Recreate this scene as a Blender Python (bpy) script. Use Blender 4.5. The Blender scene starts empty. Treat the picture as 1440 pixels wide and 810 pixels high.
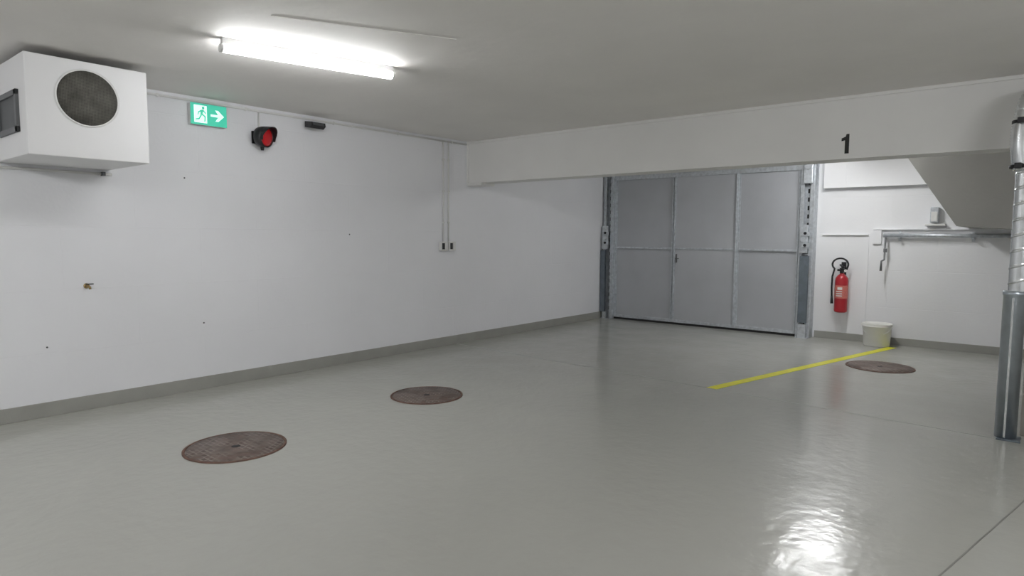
import bpy, bmesh, math, random
from mathutils import Vector, Matrix
random.seed(4)
H=2.688; YB=6.323; ZB=2.141; YD=9.923
sc=bpy.context.scene
try:
    sc.view_settings.view_transform='Standard'
    sc.view_settings.look='None'
except Exception as e: print(e)

# ------------------------------------------------------------ materials
def mat(name,col,rough=0.5,metal=0.0,var=0.06,vscale=6.0,bump=0.0,bscale=60.0,emit=0.0,spec=0.5):
    m=bpy.data.materials.new(name); m.use_nodes=True
    nt=m.node_tree; N=nt.nodes; L=nt.links
    b=N['Principled BSDF']; b.inputs['Roughness'].default_value=rough; b.inputs['Metallic'].default_value=metal
    b.inputs['Specular IOR Level'].default_value=spec
    tc=N.new('ShaderNodeTexCoord')
    no=N.new('ShaderNodeTexNoise'); no.inputs['Scale'].default_value=vscale; no.inputs['Detail'].default_value=5
    L.new(tc.outputs['Object'],no.inputs['Vector'])
    cr=N.new('ShaderNodeValToRGB')
    a=[max(0,c*(1-var)) for c in col]; d=[min(1,c*(1+var)) for c in col]
    cr.color_ramp.elements[0].position=.3; cr.color_ramp.elements[1].position=.7
    cr.color_ramp.elements[0].color=(*a,1); cr.color_ramp.elements[1].color=(*d,1)
    L.new(no.outputs['Fac'],cr.inputs['Fac']); L.new(cr.outputs['Color'],b.inputs['Base Color'])
    if emit>0:
        b.inputs['Emission Strength'].default_value=emit
        L.new(cr.outputs['Color'],b.inputs['Emission Color'])
    if bump>0:
        n2=N.new('ShaderNodeTexNoise'); n2.inputs['Scale'].default_value=bscale; n2.inputs['Detail'].default_value=6
        L.new(tc.outputs['Object'],n2.inputs['Vector'])
        bp=N.new('ShaderNodeBump'); bp.inputs['Strength'].default_value=bump; bp.inputs['Distance'].default_value=.01
        L.new(n2.outputs['Fac'],bp.inputs['Height']); L.new(bp.outputs['Normal'],b.inputs['Normal'])
    return m

def wall_mat(name,col,axis_swap):
    """white paint over blockwork: faint courses, roller texture"""
    m=mat(name,col,rough=.62,var=.02,vscale=1.2,spec=.35)
    nt=m.node_tree;N=nt.nodes;L=nt.links;b=N['Principled BSDF']
    tc=[n for n in N if n.type=='TEX_COORD'][0]
    sep=N.new('ShaderNodeSeparateXYZ'); L.new(tc.outputs['Object'],sep.inputs[0])
    cmb=N.new('ShaderNodeCombineXYZ')
    L.new(sep.outputs['Y' if axis_swap=='x' else 'X'],cmb.inputs[0]); L.new(sep.outputs['Z'],cmb.inputs[1])
    br=N.new('ShaderNodeTexBrick'); br.inputs['Scale'].default_value=1.0
    br.inputs['Brick Width'].default_value=1.1; br.inputs['Row Height'].default_value=.5
    br.inputs['Mortar Size'].default_value=.005; br.inputs['Mortar Smooth'].default_value=.6
    br.inputs['Color1'].default_value=(1,1,1,1);br.inputs['Color2'].default_value=(1,1,1,1);br.inputs['Mortar'].default_value=(0,0,0,1)
    L.new(cmb.outputs[0],br.inputs['Vector'])
    n2=N.new('ShaderNodeTexNoise'); n2.inputs['Scale'].default_value=35; n2.inputs['Detail'].default_value=6
    L.new(tc.outputs['Object'],n2.inputs['Vector'])
    n3=N.new('ShaderNodeTexNoise'); n3.inputs['Scale'].default_value=1.5; n3.inputs['Detail'].default_value=2
    L.new(tc.outputs['Object'],n3.inputs['Vector'])
    mu=N.new('ShaderNodeMath');mu.operation='MULTIPLY'; L.new(br.outputs['Color'],mu.inputs[0]); L.new(n3.outputs['Fac'],mu.inputs[1])
    ad=N.new('ShaderNodeMath');ad.operation='MULTIPLY_ADD'; L.new(n2.outputs['Fac'],ad.inputs[0]); ad.inputs[1].default_value=.35; L.new(mu.outputs[0],ad.inputs[2])
    bp=N.new('ShaderNodeBump'); bp.inputs['Strength'].default_value=.3; bp.inputs['Distance'].default_value=.012
    L.new(ad.outputs[0],bp.inputs['Height']); L.new(bp.outputs['Normal'],b.inputs['Normal'])
    return m

M={}
M['wall_x']=wall_mat('painted_blockwork_side',(.845,.85,.875),'x')
M['wall_y']=wall_mat('painted_blockwork_end',(.86,.865,.88),'y')
M['beam']=mat('beam_paint',(.84,.835,.815),.6,var=.02,vscale=2,bump=.15,bscale=20)
M['ceil']=mat('ceiling_paint',(.88,.86,.83),.7,var=.03,vscale=1.2,bump=.35,bscale=9)
M['base']=mat('skirting_paint',(.34,.34,.31),.35,var=.05,vscale=5,bump=.1)
M['stair']=mat('grey_concrete',(.45,.445,.42),.7,var=.03,vscale=3,bump=.15,bscale=25)
M['white']=mat('white_enamel',(.80,.80,.79),.4,var=.015)
M['boxwhite']=mat('ventilation_white',(.82,.82,.825),.5,var=.02,vscale=2)
M['plastic']=mat('white_plastic',(.76,.76,.74),.35,var=.02)
M['black']=mat('black_plastic',(.012,.012,.014),.4,var=.1)
M['rubber']=mat('black_rubber',(.02,.02,.022),.7,var=.1)
M['grey']=mat('dark_grey_metal',(.10,.105,.11),.45,.6,var=.1)
M['midgrey']=mat('grey_sheet_metal',(.16,.165,.17),.5,.3,var=.1)
M['galv']=mat('galvanised_steel',(.56,.59,.62),.42,.6,var=.16,vscale=22,bump=.05)
M['galvdark']=mat('slate_steel',(.17,.20,.23),.4,.6,var=.12,vscale=12)
M['sheet']=mat('door_sheet',(.46,.475,.50),.5,.2,var=.05,vscale=2,bump=.05,bscale=30)
M['sheet2']=mat('wicket_sheet',(.49,.505,.53),.48,.2,var=.05,vscale=2,bump=.05,bscale=30)
M['duct']=mat('spiral_duct_steel',(.72,.74,.75),.25,.9,var=.1,vscale=15)
M['ductlow']=mat('smooth_duct_steel',(.50,.55,.60),.28,.85,var=.1,vscale=9)
M['red']=mat('extinguisher_red',(.42,.02,.03),.3,var=.08)
M['labelred']=mat('extinguisher_label',(.60,.18,.15),.5,var=.1,vscale=40)
M['brass']=mat('brass',(.35,.25,.12),.35,.9)
M['bucket']=mat('cream_bucket_plastic',(.88,.88,.84),.4,var=.02)
M['yellow']=mat('yellow_line_paint',(.74,.72,.03),.4,var=.06,vscale=9)
M['numeral']=mat('black_paint',(.015,.015,.015),.6)
M['green']=mat('sign_green',(.05,.45,.31),.4,var=.02,emit=.7)
M['signwhite']=mat('sign_white',(.80,.97,.92),.4,var=.01,emit=.6)
M['tube']=mat('lamp_diffuser',(.985,.99,1),.4,var=.0,emit=52)
M['tube_under']=mat('lamp_diffuser_passage',(.985,.99,1),.4,var=.0,emit=100)
M['tube_fill']=mat('lamp_diffuser_fill',(.985,.99,1),.4,var=.0,emit=118)  # stronger emission for out-of-view battens, makes up the total light
M['redlens']=mat('red_lens',(.45,.01,.015),.15,var=.1,emit=.12)
M['column']=mat('column_paint',(.30,.28,.25),.5,var=.1)
M['seam']=mat('floor_joint',(.20,.20,.18),.5,var=.1)
M['joint']=mat('floor_joint_faint',(.40,.40,.365),.35,var=.05)

def grille_mat():
    m=mat('dark_wire_mesh',(.13,.125,.11),.7,0,var=.35,vscale=11,spec=.2)
    nt=m.node_tree;N=nt.nodes;L=nt.links;b=N['Principled BSDF']
    tc=[n for n in N if n.type=='TEX_COORD'][0]
    cr=[n for n in N if n.type=='VALTORGB'][0]
    w1=N.new('ShaderNodeTexWave');w1.bands_direction='Y';w1.inputs['Scale'].default_value=34
    w2=N.new('ShaderNodeTexWave');w2.bands_direction='Z';w2.inputs['Scale'].default_value=34
    for w in (w1,w2): L.new(tc.outputs['Object'],w.inputs['Vector'])
    mx=N.new('ShaderNodeMath');mx.operation='MAXIMUM';L.new(w1.outputs['Fac'],mx.inputs[0]);L.new(w2.outputs['Fac'],mx.inputs[1])
    mm=N.new('ShaderNodeMixRGB');mm.blend_type='MIX';L.new(mx.outputs[0],mm.inputs[0]);mm.inputs[1].default_value=(.03,.03,.028,1)
    L.new(cr.outputs['Color'],mm.inputs[2]);L.new(mm.outputs[0],b.inputs['Base Color'])
    return m
M['grille']=grille_mat()

def floor_mat():
    m=mat('epoxy_floor',(.42,.42,.385),.2,var=.025,vscale=.7,spec=.6)
    nt=m.node_tree;N=nt.nodes;L=nt.links;b=N['Principled BSDF']
    tc=[n for n in N if n.type=='TEX_COORD'][0]
    n=N.new('ShaderNodeTexNoise');n.inputs['Scale'].default_value=2.4;n.inputs['Detail'].default_value=4;n.inputs['Roughness'].default_value=.55
    L.new(tc.outputs['Object'],n.inputs['Vector'])
    mr=N.new('ShaderNodeMapRange');mr.inputs[1].default_value=.35;mr.inputs[2].default_value=.65;mr.inputs[3].default_value=.15;mr.inputs[4].default_value=.25
    L.new(n.outputs['Fac'],mr.inputs[0]);L.new(mr.outputs[0],b.inputs['Roughness'])
    n2=N.new('ShaderNodeTexNoise');n2.inputs['Scale'].default_value=12;n2.inputs['Detail'].default_value=2
    L.new(tc.outputs['Object'],n2.inputs['Vector'])
    bp=N.new('ShaderNodeBump');bp.inputs['Strength'].default_value=.3;bp.inputs['Distance'].default_value=.01
    L.new(n2.outputs['Fac'],bp.inputs['Height']);L.new(bp.outputs['Normal'],b.inputs['Normal'])
    return m
M['floor']=floor_mat()

def manhole_mat():
    m=mat('rusty_cast_iron',(.115,.085,.068),.6,.2,var=.45,vscale=14)
    nt=m.node_tree;N=nt.nodes;L=nt.links;b=N['Principled BSDF']
    tc=[n for n in N if n.type=='TEX_COORD'][0]
    br=N.new('ShaderNodeTexBrick');br.inputs['Scale'].default_value=17;br.inputs['Mortar Size'].default_value=.09
    br.inputs['Brick Width'].default_value=.9;br.inputs['Row Height'].default_value=.6
    br.inputs['Color1'].default_value=(1,1,1,1);br.inputs['Color2'].default_value=(.5,.5,.5,1);br.inputs['Mortar'].default_value=(0,0,0,1)
    L.new(tc.outputs['Object'],br.inputs['Vector'])
    cr=[n for n in N if n.type=='VALTORGB'][0]
    cr.color_ramp.elements[0].color=(.06,.045,.038,1); cr.color_ramp.elements[1].color=(.17,.12,.10,1)
    n5=N.new('ShaderNodeTexNoise');n5.inputs['Scale'].default_value=7;n5.inputs['Detail'].default_value=4
    L.new(tc.outputs['Object'],n5.inputs['Vector'])
    gate=N.new('ShaderNodeMath');gate.operation='MAXIMUM';L.new(br.outputs['Color'],gate.inputs[0])
    st=N.new('ShaderNodeMapRange');st.inputs[1].default_value=.42;st.inputs[2].default_value=.6;L.new(n5.outputs['Fac'],st.inputs[0])
    L.new(st.outputs[0],gate.inputs[1])
    mm=N.new('ShaderNodeMixRGB');L.new(gate.outputs[0],mm.inputs[0]);mm.inputs[1].default_value=(.25,.21,.19,1)
    L.new(cr.outputs['Color'],mm.inputs[2]);L.new(mm.outputs[0],b.inputs['Base Color'])
    bp=N.new('ShaderNodeBump');bp.inputs['Strength'].default_value=.8;bp.inputs['Distance'].default_value=.004
    L.new(br.outputs['Color'],bp.inputs['Height']);L.new(bp.outputs['Normal'],b.inputs['Normal'])
    return m
M['manhole']=manhole_mat()
M['rust']=mat('rust_rim',(.13,.07,.05),.7,.1,var=.4,vscale=20,bump=.3,bscale=50)

# ------------------------------------------------------------ geometry helpers
def bx(lo,hi,bev=0.0):
    def f(bm):
        lo_,hi_=Vector(lo),Vector(hi); c=(lo_+hi_)/2; s=hi_-lo_
        r=bmesh.ops.create_cube(bm,size=1,matrix=Matrix.Translation(c)@Matrix.Diagonal((*s,1)))
        if bev>0:
            es=list({e for v in r['verts'] for e in v.link_edges})
            bmesh.ops.bevel(bm,geom=es,offset=bev,segments=2,profile=.5,affect='EDGES')
    return f
def frame_of(d):
    d=Vector(d).normalized()
    a=Vector((0,0,1)) if abs(d.z)<.9 else Vector((1,0,0))
    u=d.cross(a).normalized(); v=d.cross(u).normalized(); return u,v
def tube(pts,r,seg=16,caps=True):
    def f(bm):
        P=[Vector(p) for p in pts]; rr=r if isinstance(r,(list,tuple)) else [r]*len(P)
        rings=[];u=None
        for i,p in enumerate(P):
            if i==0: d=P[1]-P[0]
            elif i==len(P)-1: d=P[-1]-P[-2]
            else:
                d=(P[i+1]-p).normalized()+(p-P[i-1]).normalized()
                if d.length<1e-6: d=P[i+1]-p
            d.normalize()
            if u is None: u,v=frame_of(d)
            else:
                u=(u-d*u.dot(d)).normalized(); v=d.cross(u).normalized()
            rings.append([bm.verts.new(p+(u*math.cos(2*math.pi*k/seg)+v*math.sin(2*math.pi*k/seg))*rr[i]) for k in range(seg)])
        for a,b in zip(rings,rings[1:]):
            for k in range(seg):
                fc=bm.faces.new((a[k],a[(k+1)%seg],b[(k+1)%seg],b[k])); fc.smooth=True
        if caps:
            bm.faces.new(rings[0][::-1]); bm.faces.new(rings[-1])
    return f
def cy(p0,p1,r,seg=24): return tube([p0,p1],r,seg)
def rev(center,axis,prof,seg=40):
    """profile list of (radius, distance along axis) - built as stacked rings"""
    def f(bm):
        c=Vector(center);d=Vector(axis).normalized();u,v=frame_of(d);rings=[]
        for r,h in prof:
            if r<=1e-6: rings.append([bm.verts.new(c+d*h)])
            else: rings.append([bm.verts.new(c+d*h+(u*math.cos(2*math.pi*k/seg)+v*math.sin(2*math.pi*k/seg))*r) for k in range(seg)])
        for a,b in zip(rings,rings[1:]):
            for k in range(seg):
                k2=(k+1)%seg
                if len(a)==1 and len(b)==1: continue
                if len(a)==1: fc=bm.faces.new((a[0],b[k2],b[k]))
                elif len(b)==1: fc=bm.faces.new((a[k],a[k2],b[0]))
                else: fc=bm.faces.new((a[k],a[k2],b[k2],b[k]))
                fc.smooth=True
    return f
def prism(pts,vec):
    def f(bm):
        a=[bm.verts.new(p) for p in pts]; b=[bm.verts.new(Vector(p)+Vector(vec)) for p in pts]
        bm.faces.new(a); bm.faces.new(b[::-1]); n=len(a)
        for i in range(n): bm.faces.new((a[i],b[i],b[(i+1)%n],a[(i+1)%n]))
    return f
def thing(name,loc,label,category,group=None):
    e=bpy.data.objects.new(name,None); e.location=loc; e.empty_display_size=.1
    sc.collection.objects.link(e); e['label']=label; e['category']=category
    if group: e['group']=group
    return e
def mk(name,shapes,m,parent=None,origin=(0,0,0),label=None,category=None,kind=None,local=False):
    bm=bmesh.new()
    for s in (shapes if isinstance(shapes,(list,tuple)) else [shapes]): s(bm)
    bmesh.ops.recalc_face_normals(bm,faces=bm.faces)
    if parent is not None:
        off=Vector((0,0,0))
        if not local:
            p=parent
            while p: off+=p.location; p=p.parent
    else: off=Vector(origin)
    bmesh.ops.translate(bm,verts=bm.verts,vec=-off)
    me=bpy.data.meshes.new(name); bm.to_mesh(me); bm.free()
    me.materials.append(M[m]); o=bpy.data.objects.new(name,me); sc.collection.objects.link(o)
    if parent is not None: o.parent=parent
    else: o.location=off
    if label: o['label']=label
    if category: o['category']=category
    if kind: o['kind']=kind
    return o

# ------------------------------------------------------------ room shell
S='structure'
XR=9.0; YK=-4.0
mk('floor',bx((-.2,YK-.2,-.2),(XR+.2,YD+.2,0)),'floor',kind=S,label='glossy grey-green epoxy coated concrete floor')
mk('ceiling',bx((-.2,YK-.2,H),(XR+.2,YD+.2,H+.2)),'ceil',kind=S,label='painted off-white concrete ceiling slab')
mk('wall_left',bx((-.2,YK-.2,0),(0,YD+.2,H)),'wall_x',kind=S,label='white painted blockwork side wall')
mk('wall_far',bx((0,YD,0),(XR,YD+.2,H)),'wall_y',kind=S,label='white painted wall around the garage door')
mk('wall_right',bx((XR,YK-.2,0),(XR+.2,YD+.2,H)),'wall_x',kind=S)
mk('wall_back',bx((0,YK-.2,0),(XR,YK,H)),'wall_y',kind=S)
mk('baseboard_left',bx((0,YK,0),(.012,YD,.115),.003),'base',kind=S,label='grey painted skirting band on the side wall')
mk('baseboard_far',bx((3.5,YD-.012,0),(XR,YD,.10),.003),'base',kind=S,label='grey painted skirting band beside the garage door')
mk('trim_1',bx((0,YB,ZB),(XR,YB+.28,H)),'beam',kind=S,label='cream painted concrete ceiling beam')
mk('trim_2',[bx((.0,YB-.015,ZB-.035),(.26,YB+.25,ZB),.004),bx((0,YB-.02,ZB-.03),(.02,YB,H))],'beam',kind=S,label='small bearing strip under the beam end')
mk('trim_3',bx((0,YB-.018,H-.03),(XR,YB,H),.004),'beam',kind=S,label='shallow fillet where beam meets ceiling')
mk('trim_4',prism([(4.535,8.6,H),(5.246,8.6,1.576),(5.75,8.6,1.546),(8.2,8.6,1.53),(8.2,8.6,H)],(0,YD-8.6,0)),'stair',kind=S,label='grey concrete underside of a staircase')
mk('trim_5',bx((3.56,YD-.10,2.13),(5.0,YD,H),.006),'wall_y',kind=S,label='white lintel above end wall')
mk('trim_6',[bx((3.56,YD-.03,1.475),(4.14,YD,1.49),.003),bx((4.135,YD-.012,.1),(4.15,YD,1.47))],'wall_y',kind=S,label='thin white ledge on the end wall')
mk('trim_7',[bx((4.2,YD-.035,1.548),(5.9,YD,1.566),.003),bx((4.2,YD-.03,1.36),(4.3,YD,1.545))],'wall_y',kind=S,label='white ledge under the stairs')
mk('trim_8',bx((5.945,5.95,0),(6.4,6.323,ZB+.2),.004),'column',kind=S,label='dark painted pier beside the duct')
mk('trim_9',prism([(5.735,3.2,.0005),(5.743,3.2,.0005),(6.158,5.2,.0005),(6.15,5.2,.0005)],(0,0,.001)),'seam',kind=S,label='thin crack line in the floor coating')
mk('trim_10',prism([(.02,6.075,.0003),(.02,6.081,.0003),(5.9,5.746,.0003),(5.9,5.74,.0003)],(0,0,.0008)),'joint',kind=S,label='faint joint line in the floor coating')
mk('trim_11',prism([(2.55,2.02,H-.004),(2.556,2.02,H-.004),(3.066,2.99,H-.004),(3.06,2.99,H-.004)],(0,0,.006)),'ceil',kind=S,label='faint formwork ridge in the ceiling')

# ------------------------------------------------------------ parking line
mk('painted_line',prism([(3.58,5.88,0),(3.68,5.87,0),(4.585,9.66,0),(4.485,9.66,0)],(0,0,.0025)),'yellow',origin=(4.08,7.77,0),
   label='bright yellow parking line painted on grey floor',category='floor marking')

# ------------------------------------------------------------ manhole covers
R=.33
t=thing('manhole_cover',(1.83,2.10,0),'round rusty brown cast iron manhole cover in the floor','manhole cover',group='manhole covers in the floor')
mk('frame_ring',rev((0,0,0),(0,0,1),[(R,0),(R,.006),(R-.018,.007),(R-.018,.0)],64),'rust',t,local=True)
mk('cover_plate',rev((0,0,0),(0,0,1),[(R-.022,0),(R-.022,.0065),(.035,.0065),(.03,.003),(0,.003)],64),'manhole',t,local=True)
mk('lifting_hole',[rev((0,0,0),(0,0,1),[(.028,.003),(.028,.0045),(0,.0045)],24)],'rubber',t,local=True)
for loc,lb,sc_,rot in [((1.77,3.92,0),'round dark rusty manhole cover midway along the floor',.985,.6),((4.66,8.11,0),'round rusty manhole cover beside the yellow line',1.04,1.1)]:
    c=t.copy(); c.location=loc; c.scale=(sc_,sc_,1); c.rotation_euler[2]=rot; c['label']=lb; sc.collection.objects.link(c)
    for k in [o for o in sc.objects if o.parent==t]:
        kc=k.copy(); kc.parent=c; sc.collection.objects.link(kc)

# ------------------------------------------------------------ batten lamps
def lamp_parts(t):
    mk('housing',bx((-.030,-.59,-.040),(.030,.59,.0),.003),'white',t,local=True)
    prof=[(.036*math.cos(a),-.062+.025*math.sin(a)) for a in [2*math.pi*i/16 for i in range(16)]]
    df=mk('diffuser',prism([(x,-.585,z) for x,z in prof],(0,1.17,0)),'tube',t,local=True)
    cap=[(x*1.08,(z+.062)*1.08-.062) for x,z in prof]
    for y0 in (-.6,.583):
        mk('end_cap',prism([(x,y0,z) for x,z in cap],(0,.017,0)),'white',t,local=True)
    return df
t=thing('batten_lamp',(2.06,2.615,H),'long white glowing fluorescent batten on the ceiling','ceiling lamp',group='fluorescent ceiling battens')
t.rotation_euler[2]=-math.radians(14.2); lamp_parts(t)
for loc,mm_ in [((3.95,8.5,H),'tube_under'),((5.3,-1.1,H),'tube_fill'),((1.9,-1.6,H),'tube_fill'),((7.2,3.0,H),'tube_fill')]:  # the two battens at the near end are unseen, added as ambient fill
    c=t.copy(); c.location=loc; sc.collection.objects.link(c)
    for k in [o for o in sc.objects if o.parent==t]:
        kc=k.copy(); kc.parent=c; sc.collection.objects.link(kc)
        if k.name.startswith('diffuser'):
            kc.data=k.data.copy(); kc.data.materials[0]=M[mm_]

# ------------------------------------------------------------ ventilation box
t=thing('ventilation_box',(.4,1.645,1.97),'white boxed ventilation unit with round mesh grille, hung high on wall','ventilation unit')
mk('body',bx((0,1.27,1.97),(.81,2.02,2.635),.006),'boxwhite',t)
cx,cyy,cz=.81,1.63,2.385
mk('grille_rim',rev((cx-.004,cyy,cz),(1,0,0),[(.198,0),(.198,.012),(.186,.012),(.186,0)],64),'white',t)
mk('round_grille',rev((cx-.004,cyy,cz),(1,0,0),[(.186,0),(.186,.007),(0,.0071)],64),'grille',t)
mk('side_vent_frame',[bx((.18,1.25,2.13),(.66,1.272,2.165)),bx((.18,1.25,2.375),(.66,1.272,2.41)),bx((.18,1.25,2.13),(.22,1.272,2.41)),bx((.62,1.25,2.13),(.66,1.272,2.41))],'midgrey',t,label='dark grey side vent frame')
mk('side_vent_panel',bx((.2,1.262,2.14),(.64,1.2705,2.40)),'grey',t)
t=thing('cable_conduit',(.03,1.5,1.94),'thin white conduit along the wall under the ventilation unit','conduit')
mk('pipe',tube([(.010,.2,1.935),(.010,2.03,1.935)],.011,12),'plastic',t)
mk('clip',[bx((0,1.95,1.92),(.04,1.975,1.95))],'grey',t)

t=thing('cable_conduit',(.02,4.2,H-.05),'thin white conduit along the wall just below the ceiling','conduit')
mk('pipe',tube([(.010,2.05,H-.04),(.010,6.29,H-.04)],.011,12),'plastic',t)
for y in (2.4,3.2,4.2,5.1,6.0):
    mk('clip',bx((0,y,H-.055),(.024,y+.02,H-.026),.002),'plastic',t)

# ------------------------------------------------------------ exit sign (pictogram only)
t=thing('exit_sign',(.035,2.83,2.53),'green and white illuminated emergency exit sign with running figure and arrow','exit sign')
y0,z0=2.665,2.433; W,Hh=.33,.19; xf=.068
mk('housing',bx((0,y0+.003,z0+.003),(xf-.006,y0+W-.003,z0+Hh-.003),.004),'plastic',t)
mk('green_panel',bx((xf-.006,y0,z0),(xf,y0+W,z0+Hh),.002),'green',t)
def P(u,v,x=xf): return (x,y0+u,z0+v)
mk('door_symbol',[prism([P(.03,.018),P(.145,.018),P(.145,.172),P(.03,.172)],(.0015,0,0))],'signwhite',t)
xm=xf+.0015
man=[prism([P(.085,.085,xm),P(.105,.092,xm),P(.113,.13,xm),P(.09,.135,xm)],(.001,0,0)),
     prism([P(.10,.13,xm),P(.135,.10,xm),P(.140,.107,xm),P(.108,.14,xm)],(.001,0,0)),
     prism([P(.095,.135,xm),P(.065,.115,xm),P(.06,.085,xm),P(.068,.085,xm),P(.074,.108,xm),P(.1,.12,xm)],(.001,0,0)),
     prism([P(.088,.09,xm),P(.07,.058,xm),P(.042,.05,xm),P(.042,.04,xm),P(.075,.045,xm),P(.1,.085,xm)],(.001,0,0)),
     prism([P(.092,.092,xm),P(.122,.072,xm),P(.118,.03,xm),P(.128,.03,xm),P(.134,.078,xm),P(.105,.1,xm)],(.001,0,0)),
     rev((xm,y0+.112,z0+.152),(1,0,0),[(.012,0),(.012,.001),(0,.001)],20)]
mk('running_figure',man,'green',t)
mk('arrow_symbol',[prism([P(.18,.085),P(.25,.085),P(.222,.045),P(.249,.045),P(.302,.095),P(.249,.145),P(.222,.145),P(.25,.105),P(.18,.105)],(.0015,0,0))],'signwhite',t)

# ------------------------------------------------------------ red signal light
t=thing('signal_light',(.12,3.34,2.38),'black round signal light with a glowing red lens','traffic light')
d=Vector((.90,.40,-.08)).normalized(); c=Vector((.15,3.345,2.385))
mk('mounting_bracket',[bx((0,3.27,2.33),(.012,3.36,2.45),.002),tube([(.0,3.315,2.4),(.06,3.315,2.39)],.02,12)],'black',t)
mk('housing',rev(c-d*.10,d,[(0,-.0),(.065,.0),(.09,.015),(.098,.05),(.1,.105),(.088,.105),(.088,.085)],32),'black',t)
def hoodf(bm):
    u,v=frame_of(d); up=Vector((0,0,1)); up=(up-d*up.dot(d)).normalized(); sd=d.cross(up)
    n=20;A=[]
    for i in range(n+1):
        a=math.radians(-20+220*i/n); o=sd*math.cos(a)+up*math.sin(a); L=.03+.05*max(0,math.sin(a))
        A.append([bm.verts.new(c+o*.1),bm.verts.new(c+o*.1+d*L),bm.verts.new(c+o*.093+d*L),bm.verts.new(c+o*.093)])
    for a,b in zip(A,A[1:]):
        for k in range(4): bm.faces.new((a[k],a[(k+1)%4],b[(k+1)%4],b[k]))
    bm.faces.new(A[0]);bm.faces.new(A[-1][::-1])
mk('hood',hoodf,'black',t)
mk('red_lens',rev(c,d,[(.088,-.008),(.085,.004),(.055,.016),(.02,.021),(0,.022)],32),'redlens',t)
mk('cable_gland',[tube([c+Vector((-.05,-.02,-.085)),c+Vector((-.05,-.02,-.125))],[.02,.014],12)],'black',t)
mk('cable',tube([(.009,3.345,2.44),(.009,3.345,H-.055)],.009,10),'plastic',t)

# ------------------------------------------------------------ motion sensor
t=thing('motion_sensor',(.08,3.93,2.6),'small black wedge-shaped motion sensor on the wall','sensor')
mk('bracket',[bx((0,3.88,2.57),(.02,3.97,2.615),.003),tube([(.01,3.92,2.595),(.07,3.92,2.585)],.014,10)],'black',t)
mk('sensor_head',prism([(.05,3.83,2.615),(.16,3.83,2.60),(.17,3.83,2.565),(.13,3.83,2.54),(.05,3.83,2.555)],(0,.17,0)),'black',t)
mk('sensor_window',prism([(.161,3.85,2.597),(.171,3.85,2.566),(.173,3.85,2.566),(.163,3.85,2.599)],(0,.13,0)),'grey',t)

# ------------------------------------------------------------ socket group and conduits
t=thing('wall_socket',(.03,5.9,1.3),'pair of surface-mounted white sockets with dark inserts under two conduits','socket')
for ya in (5.775,5.92):
    mk('socket_housing',bx((0,ya,1.245),(.055,ya+.12,1.365),.006),'plastic',t)
    mk('socket_insert',bx((.054,ya+.012,1.265),(.060,ya+.055,1.345),.002),'black',t)
    mk('socket_flap',bx((.054,ya+.065,1.262),(.066,ya+.108,1.348),.003),'white',t)
for ya in (5.85,5.945):
    mk('conduit',tube([(.012,ya,1.36),(.012,ya,H-.055)],.009,10),'plastic',t)
    for z in (1.6,2.0,2.4): mk('conduit_clip',bx((0,ya-.013,z),(.028,ya+.013,z+.02),.002),'plastic',t)

# ------------------------------------------------------------ wall tap
t=thing('wall_tap',(.03,1.81,1.02),'small brass tap stub on the white wall','tap')
mk('rosette',rev((0,1.81,1.02),(1,0,0),[(.022,0),(.020,.006),(0,.006)],24),'brass',t)
mk('spout',tube([(.004,1.81,1.02),(.05,1.81,1.02),(.062,1.815,1.012),(.064,1.817,.995)],[.01,.01,.009,.009],12),'brass',t)
mk('lever',bx((.03,1.795,1.032),(.045,1.85,1.04),.002),'black',t)
for (y,z) in [(2.75,.62),(1.52,.55),(4.4,1.45),(2.62,1.95)]:
    o=mk('screw_plug',rev((0,0,0),(1,0,0),[(0,-.01),(.008,-.01),(.007,.003),(0,.004)],12),'grey',label='tiny grey screw plug in the white wall',category='screw')
    o.location=(0,y,z); o['group']='screw plugs in the wall'

# ------------------------------------------------------------ number on beam
yb=YB-.002
mk('bay_number',prism([(4.596,yb,2.187),(4.630,yb,2.187),(4.630,yb,2.357),(4.606,yb,2.357),(4.600,yb,2.335),(4.568,yb,2.322),(4.568,yb,2.297),(4.596,yb,2.303)],(0,.006,0)),'numeral',origin=(4.6,yb,2.187),
   label='black numeral 1 painted on the concrete beam',category='number')

# ------------------------------------------------------------ garage door
y=YD-.10
t=bpy.data.objects.new('door_1',None); t.location=(1.75,y,0); sc.collection.objects.link(t); t['kind']=S
t['label']='grey galvanised sheet metal up-and-over garage door'
xs=[(.25,1.30),(1.345,2.36),(2.405,3.26)]
ztop=2.52
for i,(a,b) in enumerate(xs):
    yy=y-(.018 if i==1 else 0)
    mk('sheet_panel',[bx((a,yy-.012,.06),(b,yy+.012,ztop))],'sheet2' if i==1 else 'sheet',t)
    mk('cross_rail',bx((a,y-.045,1.235),(b,y-.008,1.265),.003),'galv',t)
mk('top_rail',bx((.22,y-.05,2.40),(3.28,y+.02,2.54),.004),'galv',t)
mk('bottom_rail',bx((.22,y-.035,.035),(3.28,y+.02,.085),.004),'galv',t)
mk('bottom_seal',bx((.22,y-.02,.0),(3.28,y+.012,.036)),'rubber',t)
for xa in (.225,1.295,2.36,3.245):
    mk('stile',[bx((xa,y-.04,.05),(xa+.02,y+.012,2.5),.002),bx((xa+.02,y-.022,.05),(xa+.045,y+.012,2.5))],'galv',t)
for xa in (1.343,2.345):
    mk('wicket_edge',bx((xa,y-.055,.09),(xa+.018,y-.02,2.4),.002),'galv',t)
mk('wicket_handle',[bx((1.375,y-.04,1.02),(1.40,y-.03,1.16),.002),tube([(1.388,y-.04,1.09),(1.388,y-.075,1.09),(1.45,y-.075,1.09)],.007,10)],'midgrey',t)
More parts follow.
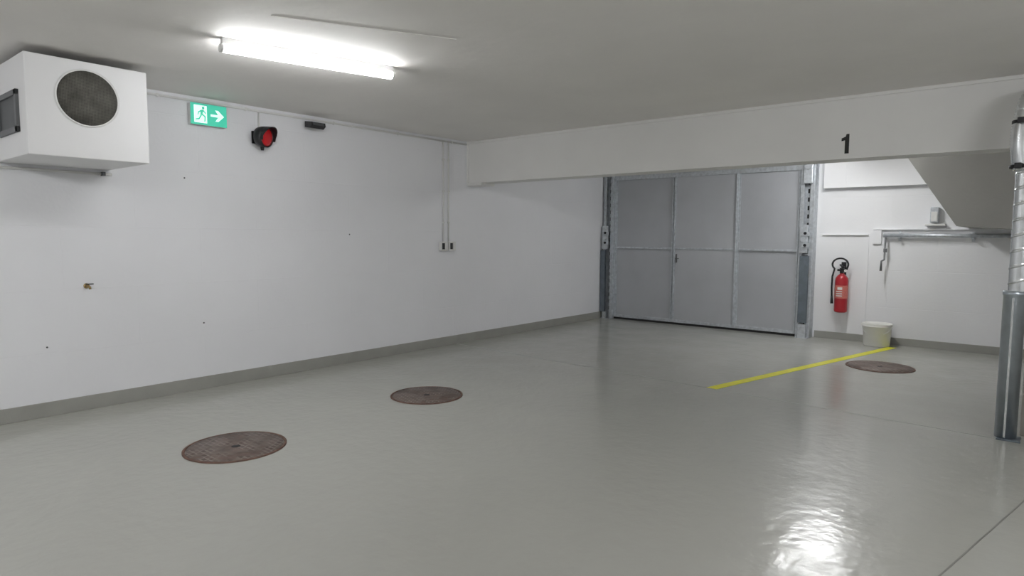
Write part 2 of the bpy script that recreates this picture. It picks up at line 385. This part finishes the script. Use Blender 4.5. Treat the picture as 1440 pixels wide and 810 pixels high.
def jamb(a,b):
    mk('side_jamb',[bx((a,y-.015,0),(b,YD-.002,2.62),.003),bx((a,y-.09,0),(a+.025,y,2.62),.002),bx((b-.025,y-.09,0),(b,y,2.62),.002),
                      bx((a+.02,y-.09,0),(a+.055,y-.08,2.62)),bx((b-.055,y-.09,0),(b-.02,y-.08,2.62))],'galv',t)
    mk('slot_strip',[bx(((a+b)/2-.012,y-.018,.15+i*.12),((a+b)/2+.012,y-.0145,.21+i*.12)) for i in range(20)],'black',t,label='row of dark punched slots')
    mk('lift_cable',tube([((a+b)/2+.03,y-.04,.2),((a+b)/2+.03,y-.04,2.6)],.004,8),'grey',t)
jamb(.03,.225); jamb(3.285,3.475)
for a in (.02,3.30):
    mk('spring_bracket',[bx((a+.01,y-.14,1.22),(a+.12,y-.09,1.62),.006),bx((a+.03,y-.16,1.30),(a+.15,y-.14,1.36),.004),bx((a+.03,y-.16,1.46),(a+.15,y-.14,1.52),.004),
       cy((a+.065,y-.17,1.41),(a+.065,y-.1,1.41),.035)],'galv',t)
    for zr in (1.33,1.5): mk('roller',cy((a+.09,y-.175,zr),(a+.09,y-.13,zr),.02),'black',t)
mk('guard_plate',bx((.012,y-.15,.12),(.10,y-.09,1.2),.005),'galvdark',t)
mk('guard_plate',bx((3.32,y-.13,.22),(3.44,y-.09,1.18),.005),'galvdark',t)
mk('foot_bracket',[bx((3.30,y-.15,.0),(3.47,y-.09,.012)),bx((3.33,y-.14,.01),(3.44,y-.09,.2),.004)],'galv',t)
mk('foot_bracket',[bx((.03,y-.15,.0),(.2,y-.09,.012)),bx((.05,y-.14,.01),(.12,y-.09,.12),.004)],'galv',t)
mk('lock_mechanism',[bx((3.33,y-.14,2.2),(3.45,y-.09,2.5),.006),cy((3.39,y-.17,2.44),(3.39,y-.1,2.44),.045)],'galv',t)

# ------------------------------------------------------------ pipe and lever on end wall
t=thing('wall_pipe',(5.0,YD-.1,1.48),'round grey horizontal pipe fixed under the ledge','pipe')
mk('pipe',tube([(4.33,YD-.065,1.475),(5.9,YD-.065,1.475)],.026,20),'galv',t)
for xa in (4.5,5.3): mk('pipe_bracket',[bx((xa,YD-.105,1.435),(xa+.03,YD,1.45),.002),bx((xa,YD-.02,1.40),(xa+.03,YD,1.52),.002)],'galv',t)
mk('crank_handle',[tube([(4.36,YD-.09,1.45),(4.36,YD-.10,1.15),(4.33,YD-.12,1.13),(4.33,YD-.13,1.0)],[.012,.012,.012,.015],12),bx((4.345,YD-.11,1.25),(4.385,YD-.075,1.30),.003)],'midgrey',t)
t=thing('junction_box',(4.9,YD-.05,1.75),'small grey metal box with shelf bracket on the end wall','junction box')
mk('housing',bx((4.85,YD-.09,1.64),(4.94,YD,1.84),.006),'galv',t)
mk('cover',bx((4.86,YD-.096,1.655),(4.93,YD-.088,1.78),.004),'plastic',t)
mk('shelf_bracket',bx((4.80,YD-.10,1.60),(5.02,YD,1.625),.003),'plastic',t)

# ------------------------------------------------------------ fire extinguisher
ex,ey=3.855,YD-.11
t=thing('fire_extinguisher',(ex,ey,.41),'red fire extinguisher with black hose hung on the white wall','fire extinguisher')
mk('cylinder',rev((ex,ey,.40),(0,0,1),[(0,.012),(.06,.0),(.08,.012),(.084,.03),(.084,.44),(.078,.48),(.055,.515),(.028,.535),(.024,.56),(0,.56)],40),'red',t)
mk('label_panel',rev((ex,ey,.40),(0,0,1),[(.0848,.20),(.0852,.21),(.0852,.37),(.0848,.38)],40),'labelred',t,label='pale printed instruction label')
mk('label_text',[bx((ex-.045,ey-.0885,.40+z),(ex+.03,ey-.083,.40+z+.012)) for z in (.23,.26,.29)]+[bx((ex-.03,ey-.0885,.72),(ex+.03,ey-.083,.755))],'plastic',t)
mk('valve_head',[bx((ex-.025,ey-.03,.95),(ex+.025,ey+.03,1.02),.006),cy((ex-.06,ey,.99),(ex,ey,.99),.014)],'black',t)
mk('carry_handle',[bx((ex-.012,ey-.10,1.01),(ex+.012,ey+.03,1.022),.003),prism([(ex-.012,ey-.11,1.06),(ex-.012,ey+.02,1.03),(ex-.012,ey+.02,1.04),(ex-.012,ey-.11,1.075)],(.024,0,0))],'black',t)
mk('pressure_gauge',cy((ex+.045,ey-.01,.985),(ex+.055,ey-.045,.985),.02),'plastic',t)
hp=[]
for i in range(25):
    a=math.pi*(-.1+1.35*i/24); hp.append((ex-.02+.10*math.cos(a),ey-.03,1.07+.085*math.sin(a)))
hp+=[(ex-.115,ey-.03,.9),(ex-.118,ey-.03,.75),(ex-.112,ey-.03,.62)]
mk('hose',tube([(ex+.02,ey,.99),(ex+.06,ey-.02,1.0)]+hp,.012,12),'rubber',t)
mk('nozzle',tube([(ex-.112,ey-.03,.63),(ex-.108,ey-.03,.52)],[.014,.02],16),'black',t)
mk('wall_bracket',[bx((ex-.05,ey+.075,.55),(ex+.05,YD,.60),.003),bx((ex-.03,ey+.08,.55),(ex+.03,YD,1.1),.002),bx((ex-.02,ey+.02,1.025),(ex+.02,YD,1.04),.002)],'black',t)

# ------------------------------------------------------------ bucket
bxx,byy=4.34,9.70
t=thing('bucket',(bxx,byy,0),'white plastic bucket standing against the wall','bucket')
mk('bucket_body',rev((bxx,byy,0),(0,0,1),[(0,.003),(.152,.003),(.156,.01),(.172,.26),(.177,.262),(.178,.27),(.174,.273),(.181,.295),(.180,.302),(.168,.302),(.164,.27),(.148,.02),(0,.015)],48),'bucket',t)
hp=[(bxx+.185*math.cos(a),byy-.02-.13*math.sin(a),.28-.12*math.sin(a)) for a in [math.pi*i/20 for i in range(21)]]
mk('bucket_handle',tube(hp,.003,8),'plastic',t)
for s in (-1,1): mk('handle_lug',cy((bxx+s*.170,byy-.02,.28),(bxx+s*.19,byy-.02,.28),.012,16),'bucket',t)

# ------------------------------------------------------------ ventilation duct
dx,dy=5.866,5.80
t=thing('ventilation_duct',(dx,dy,0),'vertical galvanised ventilation duct with flexible silver elbow','duct')
mk('floor_plate',[bx((dx-.05,dy-.085,0),(dx+.09,dy+.07,.012),.003)],'galvdark',t)
mk('lower_pipe',rev((dx,dy,.01),(0,0,1),[(0,0),(.066,0),(.066,1.03),(.071,1.035),(.071,1.06),(.06,1.065),(0,1.065)],40),'ductlow',t)
mk('pipe_seam',bx((dx-.012,dy-.071,.02),(dx+.002,dy-.062,1.03),.002),'duct',t)
def spiral(bm):
    r0=.058; x0=dx+.015; z0=1.06; z1=1.95; seg=40; pitch_=.11; rows=178
    rings=[]
    for j in range(rows+1):
        z=z0+(z1-z0)*j/rows; ring=[]
        for k in range(seg):
            a=2*math.pi*k/seg; ph=((z-z0)/pitch_-k/seg)%1.0
            r=r0+(.0035 if ph<.10 else 0.0)
            ring.append(bm.verts.new((x0+r*math.cos(a),dy+r*math.sin(a),z)))
        rings.append(ring)
    for a,b in zip(rings,rings[1:]):
        for k in range(seg):
            fc=bm.faces.new((a[k],a[(k+1)%seg],b[(k+1)%seg],b[k])); fc.smooth=True
mk('spiral_pipe',spiral,'duct',t)
pts=[];rr=[]
n=70
for i in range(n+1):
    s=i/n
    if s<.6:
        q=s/.6; p=(dx+.015-.02*math.sin(q*math.pi),dy,1.93+.40*q)
    else:
        a=(s-.6)/.4*math.radians(85); p=(dx+.015+.17*(1-math.cos(a)),dy,2.33+.17*math.sin(a))
    pts.append(p); rr.append(.076+(.004 if i%2 else -.003)+.006*math.sin(s*math.pi))
mk('flexible_elbow',tube(pts,rr,32),'duct',t)
mk('duct_continuation',tube([(pts[-1][0]-.01,dy,pts[-1][2]),(7.8,dy,pts[-1][2]+.0)],.08,32),'duct',t)
for zc in (1.95,2.26):
    mk('hose_clamp',[rev((dx+.006,dy,zc),(0,0,1),[(.084,-.012),(.090,-.010),(.090,.010),(.084,.012)],40),bx((dx-.05,dy-.115,zc-.02),(dx-.01,dy-.080,zc+.02),.004)],'black',t)
mk('wall_strap',bx((dx+.02,dy+.05,1.0),(dx+.06,5.95,1.03),.002),'grey',t)

# ------------------------------------------------------------ camera + world
f=903.0915; yaw,pitch,roll=.6916,.0819,.0053
F=Vector((-math.sin(yaw)*math.cos(pitch),math.cos(yaw)*math.cos(pitch),-math.sin(pitch)))
Rv=Vector((math.cos(yaw),math.sin(yaw),0)); U=Rv.cross(F)
R2=Rv*math.cos(roll)+U*math.sin(roll); U2=-Rv*math.sin(roll)+U*math.cos(roll)
cam=bpy.data.cameras.new('camera'); cam.sensor_width=36; cam.lens=f*36/1440; cam.clip_start=.05
co=bpy.data.objects.new('camera',cam); sc.collection.objects.link(co)
m=Matrix((( R2.x,U2.x,-F.x,6.013),(R2.y,U2.y,-F.y,0),(R2.z,U2.z,-F.z,1.45),(0,0,0,1)))
co.matrix_world=m; sc.camera=co
w=bpy.data.worlds.new('world'); sc.world=w; w.use_nodes=True
w.node_tree.nodes['Background'].inputs[0].default_value=(.02,.02,.022,1)
